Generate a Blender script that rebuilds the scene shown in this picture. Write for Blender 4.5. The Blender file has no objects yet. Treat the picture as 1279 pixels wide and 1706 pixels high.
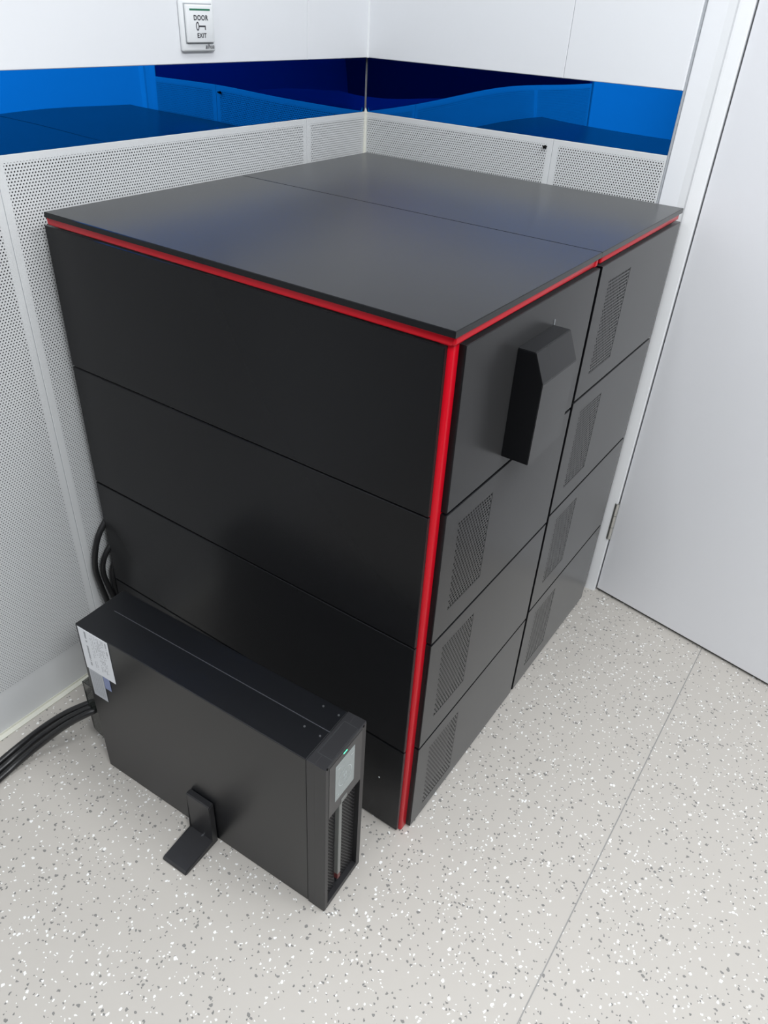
import bpy, bmesh, math, random
from mathutils import Vector, Matrix
random.seed(7)
SC = bpy.context.scene
COL = SC.collection
S = 1.085                      # every length below is in cabinet heights; S turns them into metres

# ------------------------------------------------------------------ camera
def cam_axes(a, b, c):
    ca, sa, cb, sb = math.cos(a), math.sin(a), math.cos(b), math.sin(b)
    fwd = Vector((sa*cb, ca*cb, -sb)); right = Vector((ca, -sa, 0)); up = right.cross(fwd)
    cc, sc = math.cos(c), math.sin(c)
    return cc*right + sc*up, -sc*right + cc*up, fwd
r_, u_, f_ = cam_axes(-0.57726, 0.603505, 0.0599624)
cd = bpy.data.cameras.new('camera'); cam = bpy.data.objects.new('camera', cd); COL.objects.link(cam)
M = Matrix((r_, u_, -f_)).transposed().to_4x4(); M.translation = Vector((1.18333, -1.63024, 1.30548))*S
cam.matrix_world = M
cd.sensor_fit = 'VERTICAL'; cd.sensor_height = 36; cd.lens = 1240.894*36/1706; cd.clip_start = .02
SC.camera = cam

# ------------------------------------------------------------------ exposure, world, lamps
SC.view_settings.view_transform = 'Standard'; SC.view_settings.look = 'None'
SC.view_settings.exposure = 0.0; SC.view_settings.gamma = 1.0; SC.view_settings.use_curve_mapping = False
SC.cycles.caustics_reflective = False
w = bpy.data.worlds.new('world'); SC.world = w; w.use_nodes = True
w.node_tree.nodes['Background'].inputs[0].default_value = (.55, .62, .72, 1)
w.node_tree.nodes['Background'].inputs[1].default_value = 0.15
def lamp(name, x, y, z, sx, sy, watts, color=(.965, .985, 1.0)):
    l = bpy.data.lights.new(name, 'AREA'); l.shape = 'RECTANGLE'; l.size = sx; l.size_y = sy
    l.energy = watts; l.color = color
    o = bpy.data.objects.new(name, l); o.location = (x*S, y*S, z*S); COL.objects.link(o); return o
LAMP_Z = 2.43
lamp('ceiling_panel_light', .75, -.75, LAMP_Z, .6, .6, 8)
lamp('ceiling_panel_light', 1.85, -.75, LAMP_Z, .6, .6, 25)
lamp('ceiling_panel_light', .75, -2.2, LAMP_Z, .6, .6, 18)
lamp('ceiling_panel_light', 2.2, -1.8, LAMP_Z, .6, .6, 48)

# ------------------------------------------------------------------ materials
def mat(name, color, rough=.5, metal=0., spec=.5, emit=None, estr=0., coat=0., alpha=1., trans=0.):
    m = bpy.data.materials.new(name); m.use_nodes = True
    b = m.node_tree.nodes['Principled BSDF']
    b.inputs['Base Color'].default_value = (*color, 1); b.inputs['Roughness'].default_value = rough
    b.inputs['Metallic'].default_value = metal; b.inputs['Specular IOR Level'].default_value = spec
    b.inputs['Coat Weight'].default_value = coat; b.inputs['Alpha'].default_value = alpha
    b.inputs['Transmission Weight'].default_value = trans
    if emit: b.inputs['Emission Color'].default_value = (*emit, 1); b.inputs['Emission Strength'].default_value = estr
    return m
class NT:
    def __init__(s, m): s.t = m.node_tree; s.b = s.t.nodes.get('Principled BSDF')
    def n(s, typ, **k):
        x = s.t.nodes.new(typ)
        for a, v in k.items(): setattr(x, a, v)
        return x
    def l(s, a, b): s.t.links.new(a, b)
    def put(s, sock, v):
        if hasattr(v, 'links'): s.l(v, sock)
        else: sock.default_value = v
    def math(s, op, a, b=0.):
        x = s.n('ShaderNodeMath', operation=op); s.put(x.inputs[0], a); s.put(x.inputs[1], b); return x.outputs[0]
    def vec(s, op, a, b=(0, 0, 0)):
        x = s.n('ShaderNodeVectorMath', operation=op); s.put(x.inputs[0], a); s.put(x.inputs[1], b)
        return x.outputs['Value'] if op in ('LENGTH', 'DISTANCE') else x.outputs[0]
    def mix(s, f, a, b):
        x = s.n('ShaderNodeMix', data_type='RGBA'); s.put(x.inputs[0], f); s.put(x.inputs[6], a); s.put(x.inputs[7], b); return x.outputs[2]

M_WALL = mat('white_wall_panel', (.82, .835, .86), .35, spec=.4)
M_SEAM = mat('seam_grey', (.38, .40, .42), .6)
M_CEIL = mat('ceiling_white', (.82, .84, .86), .7)
M_FAR = mat('far_wall_grey', (.16, .17, .19), .6)
M_DOOR = mat('door_grey_white', (.80, .81, .84), .35, spec=.4)
M_FRAME = mat('frame_white', (.86, .875, .89), .32, spec=.45)
M_BACKING = mat('dark_acoustic_felt', (.012, .0125, .013), .9, spec=.1)
M_SEALW = mat('white_sealant', (.86, .88, .89), .5)
M_SEALC = mat('cream_sealant', (.74, .74, .66), .5)
M_GAP = mat('dark_gap', (.02, .022, .024), .8)
M_BLACK = mat('black_powder_coat', (.0045, .0048, .0058), .27, spec=.16)
M_BLACK.node_tree.nodes['Principled BSDF'].inputs['Sheen Weight'].default_value = .44
M_BLACK.node_tree.nodes['Principled BSDF'].inputs['Sheen Roughness'].default_value = .3
M_CARC = mat('cabinet_inner_black', (.004, .004, .004), .8, spec=.1)
M_RED = mat('red_lacquer', (.52, .003, .013), .26, spec=.22)
M_UPS = mat('ups_black_metal', (.004, .0045, .006), .32, spec=.5)
M_BEZ = mat('ups_bezel_plastic', (.018, .018, .020), .42, spec=.5)
M_PANEL = mat('ups_display_panel', (.03, .03, .032), .3, spec=.5)
M_SCREEN = mat('grey_screen', (.30, .34, .34), .15, spec=.5)
M_ICON = mat('screen_mark', (.48, .53, .54), .3)
M_LED = mat('green_led', (.02, .5, .2), .4, emit=(.1, 1, .5), estr=2.2)
M_BAR = mat('grey_bar', (.20, .21, .20), .4)
M_BARRED = mat('red_bar_end', (.13, .02, .02), .4)
M_STICK = mat('white_sticker', (.72, .74, .77), .5)
M_STICK2 = mat('grey_sticker', (.42, .44, .47), .5)
M_STICKB = mat('blue_sticker', (.20, .24, .40), .5)
M_INK = mat('ink', (.05, .05, .06), .7)
M_INKG = mat('faded_ink', (.33, .34, .36), .7)
M_CABLE = mat('black_cable_rubber', (.010, .010, .011), .33, spec=.5)
M_SMOKE = mat('smoked_plastic', (.02, .024, .022), .12, spec=.5, alpha=.62)
M_STEEL = mat('brushed_steel', (.55, .55, .52), .35, metal=.9)
M_SCREW = mat('screw_metal', (.35, .36, .38), .3, metal=.9)
M_PLAST = mat('white_plastic', (.84, .86, .87), .25, spec=.5)
M_GREEN = mat('green_print', (.03, .20, .11), .5)

def blue_mirror(name, axis):
    """blue tinted mirror sheet; it is slightly bowed, which the bump below stands for (heights in metres)"""
    m = bpy.data.materials.new(name); m.use_nodes = True; t = NT(m); t.t.nodes.remove(t.b)
    g = t.n('ShaderNodeBsdfGlossy'); g.inputs['Color'].default_value = (.002, .155, .62, 1); g.inputs['Roughness'].default_value = .01
    out = t.t.nodes['Material Output']; t.l(g.outputs[0], out.inputs[0])
    tc = t.n('ShaderNodeTexCoord'); sp = t.n('ShaderNodeSeparateXYZ'); t.l(tc.outputs['Object'], sp.inputs[0])
    nz = t.n('ShaderNodeTexNoise'); nz.inputs['Scale'].default_value = 3.5; nz.inputs['Detail'].default_value = 0.
    t.l(tc.outputs['Object'], nz.inputs['Vector'])
    if axis == 0:
        d = t.math('DIVIDE', t.math('SUBTRACT', sp.outputs[0], .30*S), .17*S)
        k = t.math('MULTIPLY', t.math('EXPONENT', t.math('MULTIPLY', t.math('MULTIPLY', d, d), -1.)), BOW[0])
    else:
        mr = t.n('ShaderNodeMapRange', interpolation_type='SMOOTHSTEP'); t.l(sp.outputs[1], mr.inputs[0])
        mr.inputs[1].default_value = -.05*S; mr.inputs[2].default_value = -.45*S
        k = t.math('MULTIPLY', mr.outputs[0], BOW[1])
    h = t.math('MULTIPLY', k, t.math('SUBTRACT', sp.outputs[2], 1.135*S))
    h = t.math('ADD', h, t.math('MULTIPLY', nz.outputs['Fac'], BOW[2]))
    bp = t.n('ShaderNodeBump'); bp.inputs['Distance'].default_value = 1.; bp.inputs['Strength'].default_value = 1.
    t.l(h, bp.inputs['Height']); t.l(bp.outputs[0], g.inputs['Normal'])
    return m
BOW = (.016, .011, .0012)
M_BLUE_B = blue_mirror('blue_mirror_acrylic', 0); M_BLUE_L = blue_mirror('blue_mirror_acrylic', 1)

def perf(name, axis, u0, u1, v0, v1):
    """pale sheet metal with real see-through round holes in a staggered pattern between u0..u1, v0..v1 (metres)"""
    m = mat(name, (.70, .715, .72), .45, spec=.4); t = NT(m)
    p = .00549*S; r = .00146*S
    tc = t.n('ShaderNodeTexCoord'); sp = t.n('ShaderNodeSeparateXYZ'); t.l(tc.outputs['Object'], sp.inputs[0])
    u = sp.outputs[axis]; v = sp.outputs[2]
    a = t.math('DIVIDE', t.math('SUBTRACT', u, u0), p); b = t.math('DIVIDE', t.math('SUBTRACT', v, v0), p*1.732)
    def lat(off):
        c = t.n('ShaderNodeCombineXYZ'); t.l(a, c.inputs[0]); t.l(b, c.inputs[1])
        f = t.vec('FRACTION', t.vec('ADD', c.outputs[0], (off+100, off+100, 0)))
        return t.vec('LENGTH', t.vec('MULTIPLY', t.vec('SUBTRACT', f, (.5, .5, 0)), (p, p*1.732, 0)))
    h = t.math('LESS_THAN', t.math('MINIMUM', lat(0.), lat(.5)), r)
    for val, lo, hi in ((u, u0, u1), (v, v0, v1)):
        h = t.math('MULTIPLY', h, t.math('MULTIPLY', t.math('GREATER_THAN', val, lo), t.math('LESS_THAN', val, hi)))
    t.l(t.math('SUBTRACT', 1., h), t.b.inputs['Alpha'])
    return m

def floor_mat():
    m = mat('speckled_vinyl', (.60, .59, .575), .42, spec=.35); t = NT(m)
    tc = t.n('ShaderNodeTexCoord'); co = tc.outputs['Object']
    nz = t.n('ShaderNodeTexNoise'); nz.inputs['Scale'].default_value = 150; nz.inputs['Detail'].default_value = 1.
    t.l(co, nz.inputs['Vector'])
    d = t.vec('ADD', co, t.vec('MULTIPLY', t.vec('SUBTRACT', nz.outputs['Color'], (.5, .5, .5)), (.006, .006, 0)))
    cl = t.n('ShaderNodeTexNoise'); cl.inputs['Scale'].default_value = 22; cl.inputs['Detail'].default_value = 1.; t.l(co, cl.inputs['Vector'])
    clus = t.math('ADD', .35, t.math('MULTIPLY', cl.outputs['Fac'], 1.35))
    col = (.515, .488, .450, 1)
    def chips(base, seed, scale, frac, rmin, rvar, colour, stretch):
        vo = t.n('ShaderNodeTexVoronoi', voronoi_dimensions='2D'); vo.inputs['Scale'].default_value = scale
        t.l(t.vec('ADD', t.vec('MULTIPLY', d, stretch), (seed, seed*.37, 0)), vo.inputs['Vector'])
        s = t.n('ShaderNodeSeparateColor'); t.l(vo.outputs['Color'], s.inputs[0])
        here = t.math('LESS_THAN', s.outputs[0], t.math('MULTIPLY', clus, frac))
        rad = t.math('ADD', rmin, t.math('MULTIPLY', s.outputs[2], rvar))
        f = t.math('MULTIPLY', here, t.math('LESS_THAN', vo.outputs['Distance'], rad))
        return t.mix(f, base, colour)
    col = chips(col, 3.1, 130, .050, .20, .26, (.23, .225, .215, 1), (1, 1.25, 1))
    col = chips(col, 9.7, 200, .050, .2, .26, (.20, .198, .19, 1), (1.2, 1, 1))
    col = chips(col, 17.3, 135, .036, .20, .25, (.86, .86, .85, 1), (1.25, 1, 1))
    col = chips(col, 27.9, 210, .042, .2, .26, (.86, .86, .85, 1), (1, 1.2, 1))
    t.l(col, t.b.inputs['Base Color'])
    return m
M_FLOOR = floor_mat()

# ------------------------------------------------------------------ mesh helpers (all in cabinet heights)
X_OUT = lambda u, v, w: (w, u, v)          # faces +x : u = y, v = z
Y_OUT = lambda u, v, w: (u, -w, v)         # faces -y : u = x, v = z
Z_OUT = lambda u, v, w: (u, v, w)          # faces +z
def box(bm, x0, x1, y0, y1, z0, z1, bev=0., seg=2):
    vs = [bm.verts.new(p) for p in ((x0,y0,z0),(x1,y0,z0),(x1,y1,z0),(x0,y1,z0),(x0,y0,z1),(x1,y0,z1),(x1,y1,z1),(x0,y1,z1))]
    fs = [bm.faces.new([vs[i] for i in q]) for q in ((3,2,1,0),(4,5,6,7),(0,1,5,4),(1,2,6,5),(2,3,7,6),(3,0,4,7))]
    if bev:
        es = {e for f in fs for e in f.edges}
        bmesh.ops.bevel(bm, geom=list(es), offset=bev, segments=seg, profile=.5, affect='EDGES')
def slab(bm, mp, u0, u1, v0, v1, w0, w1, b=.0012, hole=None):
    """sheet from w0 (back) to w1 (front, bevelled by b), optionally with a rectangular opening"""
    def ring(ua, ub, va, vb, w): return [bm.verts.new(mp(*p, w)) for p in ((ua,va),(ub,va),(ub,vb),(ua,vb))]
    def band(A, B):
        for i in range(4): bm.faces.new((A[i], A[(i+1)%4], B[(i+1)%4], B[i]))
    bk = ring(u0,u1,v0,v1,w0); md = ring(u0,u1,v0,v1,w1-b); fr = ring(u0+b,u1-b,v0+b,v1-b,w1)
    band(bk, md); band(md, fr)
    if hole:
        hf = ring(*hole, w1); hb = ring(*hole, w0); band(fr, hf); band(hf, hb); band(hb, bk)
    else:
        bm.faces.new(fr); bm.faces.new(bk[::-1])
def grille(bm, mp, u0, u1, v0, v1, w, nu, nv, fr=.3, fu=None):
    du = (u1-u0)/nu; dv = (v1-v0)/nv; fu = fu or fr
    for j in range(nv):
        va = v0+j*dv; odd = j % 2; n = nu-1 if odd else nu; us = u0+(du/2 if odd else 0)
        if odd:
            for a, b in ((u0, u0+du/2), (u1-du/2, u1)):
                bm.faces.new([bm.verts.new(mp(*p, w)) for p in ((a,va),(b,va),(b,va+dv),(a,va+dv))])
        for i in range(n):
            cx, cy = us+(i+.5)*du, va+dv/2
            o = [bm.verts.new(mp(cx+sx*du/2, cy+sy*dv/2, w)) for sx, sy in ((1,0),(1,1),(0,1),(-1,1),(-1,0),(-1,-1),(0,-1),(1,-1))]
            h = [bm.verts.new(mp(cx+fu*du*math.cos(k*math.pi/4), cy+fr*dv*math.sin(k*math.pi/4), w)) for k in range(8)]
            for k in range(8): bm.faces.new((o[k], o[(k+1)%8], h[(k+1)%8], h[k]))
def prism(bm, pts, z0, z1):
    a = [bm.verts.new((x, y, z0)) for x, y in pts]; b = [bm.verts.new((x, y, z1)) for x, y in pts]; n = len(pts)
    for i in range(n): bm.faces.new((a[i], a[(i+1)%n], b[(i+1)%n], b[i]))
    bm.faces.new(a[::-1]); bm.faces.new(b)
def cyl(bm, p, q, r, n=16, r2=None):
    p, q = Vector(p), Vector(q); d = (q-p).normalized(); a = d.orthogonal().normalized(); b = d.cross(a); r2 = r if r2 is None else r2
    A = [bm.verts.new(p+r*(a*math.cos(t)+b*math.sin(t))) for t in [2*math.pi*k/n for k in range(n)]]
    B = [bm.verts.new(q+r2*(a*math.cos(t)+b*math.sin(t))) for t in [2*math.pi*k/n for k in range(n)]]
    for k in range(n): bm.faces.new((A[k], A[(k+1)%n], B[(k+1)%n], B[k]))
    bm.faces.new(A[::-1]); bm.faces.new(B)
def tube(bm, pts, r, n=14, sub=8):
    """smooth tube through the points (Catmull-Rom)"""
    P = [Vector(p) for p in pts]; P = [2*P[0]-P[1]] + P + [2*P[-1]-P[-2]]; path = []
    for i in range(1, len(P)-2):
        for k in range(sub):
            t = k/sub; a, b, c, d = P[i-1:i+3]
            path.append(.5*((2*b)+(c-a)*t+(2*a-5*b+4*c-d)*t*t+(3*b-a-3*c+d)*t**3))
    path.append(P[-2]); ref = None; rings = []
    for i, p in enumerate(path):
        d = (path[min(i+1, len(path)-1)]-path[max(i-1, 0)]).normalized()
        ref = d.orthogonal().normalized() if ref is None else (ref-d*ref.dot(d)).normalized(); b = d.cross(ref)
        rings.append([bm.verts.new(p+r*(ref*math.cos(2*math.pi*k/n)+b*math.sin(2*math.pi*k/n))) for k in range(n)])
    for A, B in zip(rings, rings[1:]):
        for k in range(n): bm.faces.new((A[k], A[(k+1)%n], B[(k+1)%n], B[k]))
    bm.faces.new(rings[0][::-1]); bm.faces.new(rings[-1])
def text_bm(bm, s, size, org, right, up, depth=.0002, shear=0., space=1., bold=.035):
    """flat lettering turned into mesh: org is the middle of the word's baseline"""
    c = bpy.data.curves.new('t', 'FONT'); c.body = s; c.size = size; c.offset = size*bold; c.align_x = 'CENTER'; c.shear = shear; c.space_character = space
    o = bpy.data.objects.new('t', c); COL.objects.link(o)
    me = o.to_mesh(); org, right, up = Vector(org), Vector(right), Vector(up); nrm = right.cross(up)
    base = [bm.verts.new(org+right*v.co.x+up*v.co.y+nrm*depth) for v in me.vertices]
    for f in me.polygons:
        try: bm.faces.new([base[i] for i in f.vertices])
        except ValueError: pass
    o.to_mesh_clear(); bpy.data.objects.remove(o); bpy.data.curves.remove(c)

def empty(name, loc, rz=0.):
    o = bpy.data.objects.new(name, None); o.empty_display_size = .05
    o.location = Vector(loc)*S; o.rotation_euler = (0, 0, rz); COL.objects.link(o); return o
def obj(name, bm, m, parent=None, org=(0, 0, 0), smooth=False, sharp=30):
    """org: where (in cabinet heights, in the frame the mesh was drawn in) the object's own origin lies"""
    bmesh.ops.recalc_face_normals(bm, faces=bm.faces)
    for v in bm.verts: v.co = (v.co-Vector(org))*S
    me = bpy.data.meshes.new(name); bm.to_mesh(me); bm.free(); me.materials.append(m)
    if smooth:
        me.polygons.foreach_set('use_smooth', [True]*len(me.polygons))
        me.set_sharp_from_angle(angle=math.radians(sharp))
    o = bpy.data.objects.new(name, me); COL.objects.link(o)
    if parent: o.parent = parent
    else: o.location = Vector(org)*S
    return o
def tag(o, label, cat, group=None):
    o['label'] = label; o['category'] = cat
    if group: o['group'] = group
    return o
def struct(o): o['kind'] = 'structure'; return o
def new(): return bmesh.new()

# ================================================================== the room
H = 1.0
W, D, D1 = .7998, .9146, .4627            # cabinet front-right corner, dividing line between the two cabinets
BB, BT = 1.0791, 1.190                    # blue strip, bottom and top
JX = .7317                                # back wall panels end here, door frame follows
RX, RY, RZ = 2.7, -3.5, 2.45              # room extents

bm = new(); box(bm, -.05, RX, RY, .35, -.05, 0); struct(obj('floor', bm, M_FLOOR))
bm = new(); box(bm, -.0022+1.1195, 1.1195, RY, -.03, -.0002, .0004); struct(obj('trim_1', bm, mat('floor_weld', (.30, .295, .285), .5)))
bm = new(); box(bm, -.1, RX+.05, RY, .2, RZ, RZ+.05); struct(obj('ceiling', bm, M_CEIL))
bm = new(); box(bm, RX, RX+.05, RY, .2, 0, RZ); struct(obj('wall_right', bm, M_FAR))
bm = new(); box(bm, -.1, RX, RY-.05, RY, 0, RZ); struct(obj('wall_front', bm, M_WALL))
bm = new(); box(bm, -.1, RX, RY, RY+.03, 0, 1.35); struct(obj('added_dark_panel', bm, mat('reflection_dark', (.03, .03, .035), .7)))  # unseen dark panel, added to darken what the blue mirror strips reflect

# left wall: structural core, backing felt, panels
LEFT_SEAMS = [-1.42, -.9545, -.2176, 0]
def core(name, parts, m): 
    bm = new()
    for p in parts: box(bm, *p)
    return struct(obj(name, bm, m))
wl = core('wall_left', [(-.1, -.014, -1.45, .1, 0, RZ), (-.1, .004, RY, -1.45, 0, RZ)], M_WALL)
bm = new(); box(bm, -.0135, -.011, -1.44, 0, 0, BB); obj('felt_backing', bm, M_BACKING, wl)
bm = new(); box(bm, -.014, -.003, -1.44, 0, BB, BT+.004); obj('blue_mirror_strip', bm, M_BLUE_L, wl)
for a, b in zip(LEFT_SEAMS, LEFT_SEAMS[1:]):
    bm = new(); slab(bm, X_OUT, a+.0005, b-.0005, .003, BB-.0003, -.0015, 0, .0006)
    obj('perforated_panel', bm, perf('perforated_sheet', 1, (a+.0135)*S, (b-.0135 if b < 0 else -.006)*S, .103*S, (BB-.0115)*S), wl)
    bm = new(); slab(bm, X_OUT, a+.0004, b-.0004, BT, RZ, -.013, .004, .001); obj('wall_panel', bm, M_WALL, wl)
bm = new(); box(bm, -.012, .006, -1.45, -1.425, 0, RZ, .002); obj('edge_profile', bm, M_FRAME, wl)
bm = new()
for a in LEFT_SEAMS[1:3]:
    box(bm, -.0018, -.0006, a-.0012, a+.0012, .003, BB)
    box(bm, -.002, .0025, a-.001, a+.001, BT+.001, RZ)
obj('seam', bm, M_SEAM, wl)

# back wall
BACK_SEAMS = [0, .4905, JX]
wb = core('wall_back', [(-.1, JX+.02, .014, .1, 0, RZ), (JX+.02, .84, .05, .1, 0, RZ), (1.63, RX+.05, .014, .1, 0, RZ), (.8, 1.65, .014, .1, 1.92, RZ)], M_WALL)
bm = new(); box(bm, 0, JX, .011, .0135, 0, BB); obj('felt_backing', bm, M_BACKING, wb)
bm = new(); box(bm, 0, JX-.001, .003, .014, BB, BT+.004); obj('blue_mirror_strip', bm, M_BLUE_B, wb)
for a, b in zip(BACK_SEAMS, BACK_SEAMS[1:]):
    bm = new(); slab(bm, Y_OUT, a+.0005, b-.0005, .003, BB-.0003, -.0015, 0, .0006)
    obj('perforated_panel', bm, perf('perforated_sheet', 0, (a+.0135 if a else .006)*S, (b-.0125 if b < .6 else b-.003)*S, .103*S, (BB-.0115)*S), wb)
    bm = new(); slab(bm, Y_OUT, a+.0004, b-.0004, BT, RZ, -.013, .004, .001); obj('wall_panel', bm, M_WALL, wb)
bm = new(); a = .4905
box(bm, a-.0012, a+.0012, .0006, .0018, .003, BB); box(bm, a-.001, a+.001, -.0025, .002, BT+.001, RZ)
obj('seam', bm, M_SEAM, wb)

# sealant in the corner, bead at the foot of the left wall
bm = new(); cyl(bm, (.0035, -.0035, BT), (.0035, -.0035, RZ), .0035, 12); struct(obj('trim_2', bm, M_SEALW, smooth=True))
bm = new(); cyl(bm, (.001, -.001, .0), (.001, -.001, BB-.002), .0042, 12)
cyl(bm, (.001, -.001, BB-.003), (.002, -.002, BB+.008), .005, 10, .001); struct(obj('trim_3', bm, M_SEALC, smooth=True))
bm = new(); prism(bm, [(0, -.0), (.001, 0), (.001, -1.42), (0, -1.42)], .001, .008)
box(bm, .0, .012, -1.42, 0, .0, .003, .001); struct(obj('trim_4', bm, M_SEALC))

# door frame and door
bm = new()
prism(bm, [(JX+.0012, .013), (JX+.003, .0115), (.7705, .0135), (.7705, .06), (JX+.0012, .06)], 0, 2.0); struct(obj('trim_5', bm, M_WALL))
bm = new(); box(bm, JX-.0004, JX+.0014, .002, .012, 0, 2.0); struct(obj('trim_6', bm, M_SEAM))
bm = new()
prism(bm, [(.7698, .06), (.7698, .0142), (.7705, .0135), (.785, .011), (.789, .0085), (.793, .0085), (.8135, .0105), (.8148, .012), (.8148, .06)], 0, 1.92)
prism(bm, [(.7698, .06), (.7698, .010), (1.64, .010), (1.64, .06)], 1.92, 1.96)
prism(bm, [(1.592+.02, .06), (1.592+.02, .010), (1.64, .010), (1.64, .06)], 0, 1.92)
struct(obj('trim_7', bm, M_FRAME))
TH = math.radians(-10.1); hx, hy = .8178, .0165
door = struct(empty('door_1', (hx, hy, 0), TH))
bm = new(); box(bm, 0, .80, 0, .04, .009, 1.905, .0018); obj('leaf', bm, M_DOOR, door)
bm = new(); box(bm, -.001, .80, .006, .034, .004, .0092); obj('bottom_gap_shade', bm, M_GAP, door)  # dark strip standing in for the shade in the gap under the leaf
bm = new()
for k in range(3): cyl(bm, (-.0035, -.0045, .178+k*.0365), (-.0035, -.0045, .178+k*.0365+.0352), .0062, 16)
box(bm, -.002, .001, -.003, .02, .18, .285); obj('hinge', bm, M_STEEL, door, smooth=True)
bm = new(); box(bm, .806, .8176, .055, .058, .0, 1.92); struct(obj('hinge_gap_shade', bm, M_GAP))  # dark strip painting the shade at the back of the hinge gap

# wall plug left in the perforated sheet
bm = new(); cyl(bm, (.474, .001, 1.062), (.4735, -.007, 1.0625), .0035, 12, .0028); cyl(bm, (.474, -.005, 1.061), (.477, -.009, 1.064), .0012, 8)
tag(obj('wall_plug', bm, M_CARC, org=(.474, 0, 1.062)), 'small black plug stuck in the perforated back wall just under the blue strip', 'plug')

# ================================================================== exit button on the left wall
PY, PZ, ph = -.5275, 1.2485, .0397
btn = tag(empty('exit_button', (.004, PY, PZ)), 'white square door exit button with a key symbol on the upper left wall', 'exit button')
og = (.004, PY, PZ)
bm = new(); box(bm, .004, .0125, PY-ph, PY+ph, PZ-ph, PZ+ph, .0045, 4); obj('plate', bm, M_PLAST, btn, og, True)
bm = new(); box(bm, .0120, .0128, PY-.033, PY+.033, PZ-.027, PZ+.033); obj('button_recess', bm, M_SEAM, btn, og)
c0, c1 = PY-.0315, PY+.0315
bm = new(); box(bm, .012, .0180, c0, c1, PZ-.0255, PZ+.031, .002, 3); pb = obj('push_button', bm, M_PLAST, btn, og, True); pb['label'] = 'white push button'
R_, U_ = (0, 1, 0), (0, 0, 1); fx = .01802
bm = new(); box(bm, fx, fx+.0003, PY-.024, PY+.024, PZ+.0225, PZ+.0252); obj('green_line', bm, M_GREEN, pb, og)
bm = new(); text_bm(bm, 'DOOR', .0105, (fx, PY+.001, PZ+.0085), R_, U_, .0003, space=1.15); obj('lettering', bm, M_INK, pb, og)
bm = new(); text_bm(bm, 'EXIT', .0095, (fx, PY+.001, PZ-.0175), R_, U_, .0003, space=1.15)
obj('lettering', bm, M_INK, pb, og)
bm = new()
for k in range(20):
    a0, a1 = 2*math.pi*k/20, 2*math.pi*(k+1)/20
    q = [(PY-.0075+ry*math.cos(a), PZ-.0005+rz*math.sin(a)) for ry, rz, a in ((.0038, .0067, a0), (.0038, .0067, a1), (.0020, .0046, a1), (.0020, .0046, a0))]
    bm.faces.new([bm.verts.new((fx+.0003, y, z)) for y, z in q])
for y0, y1, z0, z1 in ((PY-.0046, PY+.0115, PZ-.0016, PZ+.0006), (PY+.0094, PY+.0115, PZ-.0060, PZ-.0016)):
    bm.faces.new([bm.verts.new((fx+.0003, *p)) for p in ((y0,z0),(y1,z0),(y1,z1),(y0,z1))])
obj('key_symbol', bm, M_INK, pb, og)
bm = new(); text_bm(bm, 'alhua', .0105, (.0126, PY+.0235, PZ-.0348), R_, U_, .0003, shear=.2, space=1.0, bold=.012)
obj('maker_mark', bm, M_INK, btn, og)

# ================================================================== the two black cabinets
GX, GY, GXP = .0406, .0474, .0235
SP = -.9075                                # outer plane of the side panels (face towards the camera's left)
ZT = .9763
def vents(parent, og, y0, y1, ztop):
    bm = new(); grille(bm, X_OUT, y0, y1, ztop-.166, ztop, W-.0004, 15, 27, .30, .30)
    return obj('vent', bm, M_BLACK, parent, og)
def front_row(root, og, ya, yb, zs, vy, plain_top):
    for i in range(4):
        z1, z0 = zs[i]-.002, zs[i+1]+.002
        hole = None if (plain_top and i == 0) else (vy, vy+.104, zs[i]-.034-.166, zs[i]-.034)
        bm = new(); slab(bm, X_OUT, ya, yb, z0, z1, W-.012, W, .001, hole)
        p = obj('front_panel', bm, M_BLACK, root, og)
        if hole: vents(p, og, vy, vy+.104, zs[i]-.034)
        yield p

# --- nearer cabinet
og = (.42, -.69, 0)
cab = tag(empty('battery_cabinet', og), 'large black cabinet with bright red edge trim and an angled cover box, nearest the camera', 'cabinet')
bm = new(); box(bm, GX, W-.014, SP+.0135, -D1-.006, .004, .9908); obj('carcass', bm, M_CARC, cab, og)
bm = new(); slab(bm, Z_OUT, GX, W, -D, -.4700, .9915, 1.0, .0010); obj('top_panel', bm, M_BLACK, cab, og)
zs = [ZT, .7311, .4844, .2336, .004]
for i in range(4):
    bm = new(); slab(bm, Y_OUT, GXP, .7835, zs[i+1]+.0015, zs[i]-.0015, -SP-.012, -SP, .001); sp = obj('side_panel', bm, M_BLACK, cab, og)
    if i == 3:
        bm = new(); cyl(bm, (.737, SP+.0005, .13), (.737, SP-.0006, .13), .0016, 10); obj('rivet', bm, M_PLAST, sp, og)
fp = list(front_row(cab, og, -.8850, -D1-.0015, zs, -.846, True))
bm = new(); box(bm, .770, .7900, -.9010, -.872, 0, .9905, .0045, 3)
obj('corner_post', bm, M_RED, cab, og, True, 50)['label'] = 'red upright corner trim'
bm = new(); box(bm, GX-.008, .7915, -.9080, -.887, .9772, .9910, .0035, 3)
obj('side_rail', bm, M_RED, cab, og, True, 50)['label'] = 'red trim rail under the top'
bm = new(); box(bm, .772, .7952, -.9050, -D1-.012, .9772, .9910, .0035, 3)
obj('front_rail', bm, M_RED, cab, og, True, 50)['label'] = 'red trim rail under the top'
bm = new(); box(bm, .773, .7965, -D1-.020, -D1-.006, .9765, .9912, .004, 3)
obj('rail_cap', bm, M_RED, cab, og, True, 50)['label'] = 'red end cap of the trim rail'
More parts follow.
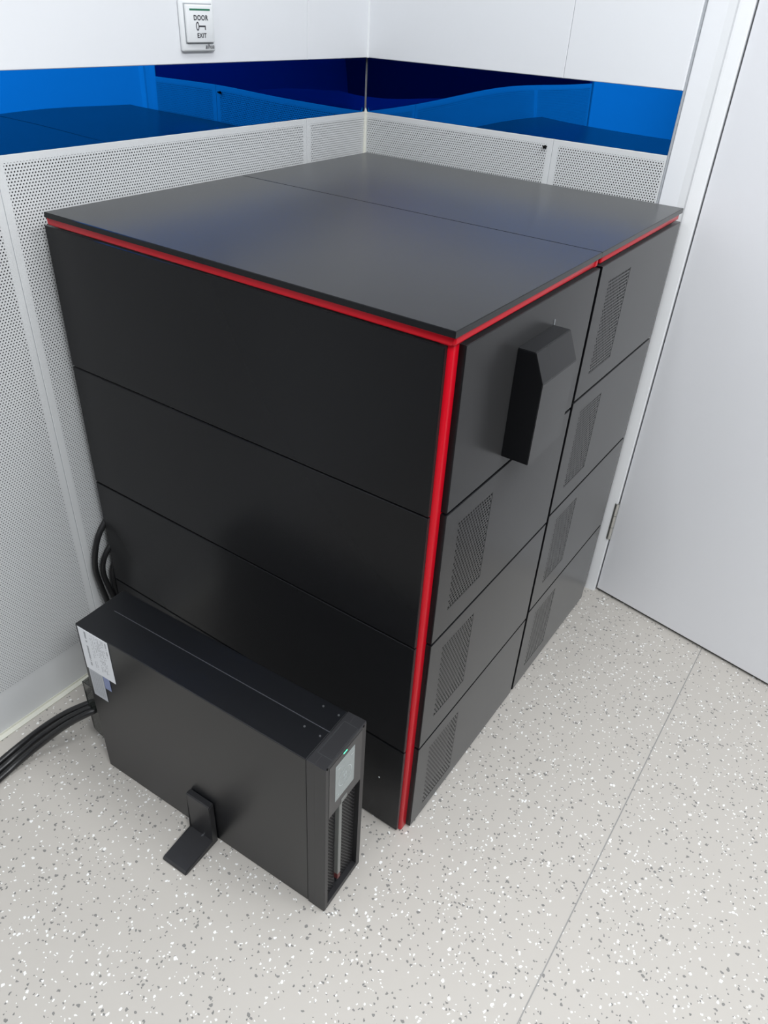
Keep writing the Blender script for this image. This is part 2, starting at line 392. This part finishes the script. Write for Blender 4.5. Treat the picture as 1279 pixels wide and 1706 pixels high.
# angled cover box on the top front panel
bm = new(); ya, yb = -.735, -.619
prof = [(W-.0005, .926), (W+.027, .926), (W+.0445, .884), (W+.0435, .757), (W-.0005, .757)]
A = [bm.verts.new((x, ya, z)) for x, z in prof]; B = [bm.verts.new((x, yb, z)) for x, z in prof]
for i in range(5): bm.faces.new((A[i], A[(i+1)%5], B[(i+1)%5], B[i]))
bm.faces.new(A[::-1]); bm.faces.new(B)
bmesh.ops.bevel(bm, geom=list(bm.edges), offset=.0009, segments=2, affect='EDGES')
hd = obj('cover_box', bm, M_BLACK, fp[0], og)
bm = new(); box(bm, W+.0002, W+.0012, yb-.0008, yb+.0004, .926, .934); obj('cover_seam', bm, M_SEAM, hd, og)

# --- rear cabinet
og2 = (.42, -.25, 0)
cab2 = tag(empty('battery_cabinet', og2), 'black cabinet with four vented front panels standing in the corner behind the nearer one', 'cabinet')
bm = new(); box(bm, GX, W-.014, -D1+.006, -GY-.004, .004, .9908); obj('carcass', bm, M_CARC, cab2, og2)
bm = new(); slab(bm, Z_OUT, GX, W, -.4691, -GY, .9915, 1.0, .0010); obj('top_panel', bm, M_BLACK, cab2, og2)
zs2 = [ZT, .7375, .4961, .2461, .004]
list(front_row(cab2, og2, -D1+.0085, -.0435, zs2, -.408, False))
bm = new(); box(bm, .772, .7952, -D1+.008, -GY, .9772, .9910, .0035, 3)
obj('front_rail', bm, M_RED, cab2, og2, True, 50)['label'] = 'red trim rail under the top'

# ================================================================== the slim unit standing on the floor
UX, UY, UTH = .7693, -1.1071, .05
UL, UT, UH, UB = .533, .1087, .3905, .0347
ups = tag(empty('power_supply_unit', (UX, UY, 0), UTH), 'slim black power supply box with a small grey screen standing upright on the floor', 'power supply')
L_OUT = lambda u, v, w: (w, u, v)           # front face : u = t, v = z
bm = new(); box(bm, -UL, -UB-.0008, .0006, UT-.0006, .004, UH-.0005, .0012); case = obj('case', bm, M_UPS, ups)
bm = new(); box(bm, -UL+.03, -UB, .0598, .0612, UH-.001, UH+.0003); obj('lid_seam', bm, mat('seam_sheen', (.05, .052, .06), .35), case)
for l, t in ((.073, .0955), (.043, .0945), (.0735, .0477), (.0435, .0466)):
    bm = new(); cyl(bm, (-l, t, UH-.001), (-l, t, UH+.0006), .0017, 12); obj('screw', bm, M_SCREW, case, smooth=True)
# bezel: frame with a pocket below the display
bm = new(); slab(bm, L_OUT, 0, UT, .003, UH+.001, -.02, 0, .0015, (.009, .0965, .017, .262)); box(bm, -UB, -.0195, 0, UT, .003, UH+.001, .0008)
bez = obj('bezel', bm, M_BEZ, ups)
bm = new(); box(bm, -.0192, -.0186, .009, .0965, .017, .262); obj('pocket_floor', bm, M_CARC, bez)
bm = new(); slab(bm, Z_OUT, -.028, -.0025, .0205, .0888, UH, UH+.0016, .0006); obj('top_insert', bm, M_BEZ, bez)
bm = new(); box(bm, -.0292, -.0022, .0193, .0900, UH+.0004, UH+.0012); obj('insert_groove', bm, M_GAP, bez)
bm = new(); slab(bm, L_OUT, .0095, .096, .264, .3855, -.001, .0007, .0004); dp = obj('display_panel', bm, M_PANEL, ups)
bm = new(); slab(bm, L_OUT, .0248, .0756, .288, .372, 0, .0011, .0003); scr = obj('screen', bm, M_SCREEN, dp)
bm = new(); cy, cz = .0500, .327
for k in range(30):
    if k in (6, 7, 21, 22): continue
    a0, a1 = 2*math.pi*k/30, 2*math.pi*(k+1)/30
    bm.faces.new([bm.verts.new((.0013, cy+r*math.cos(a), cz+r*math.sin(a))) for r, a in ((.018, a0), (.018, a1), (.0165, a1), (.0165, a0))])
for dy, dz, hw, hh in ((-.003, .003, .0012, .004), (.002, .004, .0012, .004), (0, -.004, .006, .0008), (0, -.007, .005, .0008), (-.016, .034, .003, .0015), (.018, .032, .003, .0015), (-.018, -.028, .002, .0012)):
    bm.faces.new([bm.verts.new((.0013, cy+dy+a*hw, cz+dz+b*hh)) for a, b in ((-1,-1),(1,-1),(1,1),(-1,1))])
obj('screen_icons', bm, M_ICON, scr)
bm = new(); slab(bm, L_OUT, .0450, .0545, .3818, .3834, 0, .0012, .0003); obj('status_light', bm, M_LED, dp)
bm = new(); slab(bm, L_OUT, .0415, .0575, .2645, .2745, 0, .0013, .0004); obj('badge', bm, M_BAR, dp)
for t in (.0052, .0965+.0035):
    bm = new(); cyl(bm, (-.001, t, .3885 if t > .05 else .3895), (.0004, t, .3885 if t > .05 else .3895), .0021, 12); obj('screw_hole', bm, M_CARC, bez)
bm = new(); slab(bm, L_OUT, .0405, .0485, .06, .263, -.012, -.001, .001); br = obj('centre_bar', bm, M_BAR, bez)
bm = new(); slab(bm, L_OUT, .0405, .0485, .045, .0602, -.012, -.0012, .001); obj('bar_tip', bm, M_BARRED, br)
for a, b, n in ((.009, .0405, 6), (.0485, .0965, 9)):
    bm = new(); grille(bm, L_OUT, a, b, .017, .262, -.009, n, 52, .36, .36); obj('mesh_grille', bm, M_BEZ, bez)
# stickers on the near side face
SIDE = lambda u, v, w: (-u, -w, v)          # u = l, v = z, faces the camera's left
bm = new(); slab(bm, SIDE, .4525, .5265, .2885, .3885, 0, .0006, .0001); st = obj('rating_sticker', bm, M_STICK, case); st['label'] = 'white printed sticker'
bm = new()
for rx0, rx1, n, dens in ((.4570, .4600, 15, .8), (.4650, .4665, 40, .55), (.4690, .4705, 40, .6), (.4730, .4745, 42, .65), (.4770, .4785, 42, .65), (.4810, .4825, 42, .6), (.4860, .4875, 30, .5), (.4920, .4932, 40, .7), (.4965, .4977, 36, .6), (.5075, .5120, 34, .8)):
    z = .384
    for k in range(n):
        h = random.uniform(.0010, .0028)
        if z-h < (.300 if dens != .5 else .34): break
        if random.random() < dens:
            bm.faces.new([bm.verts.new(SIDE(*p, .00075)) for p in ((rx0,z-h),(rx1,z-h),(rx1,z),(rx0,z))])
        z -= h+.0006
obj('sticker_print', bm, M_INKG, st)
bm = new(); slab(bm, SIDE, .4875, .5235, .2195, .2880, 0, .0005, .0001); s2 = obj('small_sticker', bm, M_STICK2, case); s2['label'] = 'narrow grey sticker'
bm = new()
for i in range(6):
    z = .284
    while z > .228:
        h = random.uniform(.001, .004); u = .4915+i*.005
        bm.faces.new([bm.verts.new(SIDE(*p, .00065)) for p in ((u,z-h),(u+.002,z-h),(u+.002,z),(u,z))]); z -= h+.001
obj('sticker_print', bm, M_INKG, s2)
bm = new(); slab(bm, SIDE, .4700, .4865, .2575, .2882, 0, .0005, .0001); obj('small_sticker', bm, M_STICKB, case)['label'] = 'small blue sticker'
# terminal cover at the back
bm = new()
prof = [(-UL, .042), (-UL-.028, .047), (-UL-.0535, .058), (-UL-.055, .195), (-UL, .195)]
for t0, t1 in ((.018, .0192), (.088, .0892)):
    A = [bm.verts.new((l, t0, z)) for l, z in prof]; B = [bm.verts.new((l, t1, z)) for l, z in prof]
    for i in range(5): bm.faces.new((A[i], A[(i+1)%5], B[(i+1)%5], B[i]))
    bm.faces.new(A[::-1]); bm.faces.new(B)
box(bm, -UL-.055, -UL, .018, .0892, .1938, .1954, .0005); box(bm, -UL-.0552, -UL-.054, .0182, .0205, .060, .194)
obj('terminal_cover', bm, M_SMOKE, ups)
bm = new(); box(bm, -UL-.026, -UL+.001, .024, .083, .06, .185, .001); obj('terminal_block', bm, M_CARC, ups)

# L-shaped foot against its side
ftl, ftt = .271, 0.
c, s_ = math.cos(UTH), math.sin(UTH)
ft = tag(empty('support_bracket', (UX-c*ftl-s_*0, UY-s_*ftl, 0), UTH), 'black L-shaped bracket on the floor bracing the side of the slim unit', 'bracket')
bm = new(); hw = .0285
pr = [(0, 0), (0, .112), (-.0095, .112), (-.0115, .110), (-.0125, .0125), (-.080, .0085), (-.0835, .0065), (-.0845, .004), (-.0835, .0)]
def foot_profile(x, k=1.): return [bm.verts.new((x, t-.0004, z)) for t, z in pr]
A = foot_profile(-hw); B = foot_profile(hw)
n = len(pr)
for i in range(n): bm.faces.new((A[i], A[(i+1)%n], B[(i+1)%n], B[i]))
bm.faces.new(A[::-1]); bm.faces.new(B)
bmesh.ops.bevel(bm, geom=[e for e in bm.edges if abs(e.verts[0].co.x-e.verts[1].co.x) < 1e-6], offset=.0016, segments=2, affect='EDGES')
obj('angle_plate', bm, M_BEZ, ft)
bm = new(); cyl(bm, (.002, -.008, .096), (.002, -.01195, .096), .0040, 16); obj('screw_hole', bm, M_CARC, ft)
bm = new(); cyl(bm, (.004, -.0125, .012), (.004, -.0175, .0137), .0022, 10, .0012); obj('screw', bm, M_SCREW, ft)

# ================================================================== cables
def cable(name, pts, r, label, group=None):
    bm = new(); tube(bm, pts, r); o = obj(name, bm, M_CABLE, org=pts[0], smooth=True, sharp=60); return tag(o, label, 'cable', group)
# on the floor, from the terminal cover towards the left edge of the photo
rc = .0066
cable('floor_cable', [(0.1824, -1.0806, 0.113), (0.1712, -1.1084, 0.118), (0.1304, -1.1382, 0.088), (0.0922, -1.1698, 0.05), (0.0692, -1.2102, 0.022), (0.0628, -1.2624, 0.0085), (0.0744, -1.3447, 0.007), (0.1004, -1.4502, 0.007)], rc,
      'thick black cable on the floor, the one running closest to the wall')
cable('floor_cable', [(0.19, -1.0865, 0.113), (0.1813, -1.116, 0.118), (0.1433, -1.1475, 0.088), (0.1078, -1.1807, 0.05), (0.0861, -1.2214, 0.022), (0.0806, -1.2736, 0.0085), (0.0926, -1.3554, 0.007), (0.1184, -1.4598, 0.007)], rc,
      'thick black cable on the floor, the middle one of the bundle of three')
cable('floor_cable', [(0.1975, -1.0924, 0.113), (0.1912, -1.1236, 0.118), (0.1559, -1.1566, 0.088), (0.1232, -1.1913, 0.05), (0.1027, -1.2324, 0.022), (0.0981, -1.2846, 0.0085), (0.1104, -1.3658, 0.007), (0.1359, -1.4691, 0.007)], rc,
      'thick black cable on the floor, the one farthest from the wall')
# between the wall and the cabinet, down behind the slim unit
cable('wall_cable', [(.026, -.860, .415), (.022, -.893, .392), (.020, -.928, .350), (.020, -.946, .290), (.021, -.943, .235), (.024, -.937, .18), (.03, -.933, .08), (.04, -.94, .0075)], .0062,
      'black cable by the perforated wall, the outermost that bulges farthest from the cabinet')
cable('wall_cable', [(.028, -.870, .345), (.024, -.900, .325), (.0215, -.924, .295), (.0210, -.931, .262), (.0225, -.925, .215), (.026, -.915, .15), (.04, -.918, .08), (.055, -.925, .0075)], .0058,
      'black cable by the perforated wall, the middle of the three behind the slim unit')
cable('wall_cable', [(.026, -.855, .30), (.0215, -.886, .285), (.0195, -.905, .262), (.0195, -.911, .225), (.020, -.908, .18), (.022, -.90, .12), (.025, -.89, .06), (.03, -.88, .0075)], .0056,
      'black cable by the perforated wall, the innermost, mostly hidden by the cabinet edge')
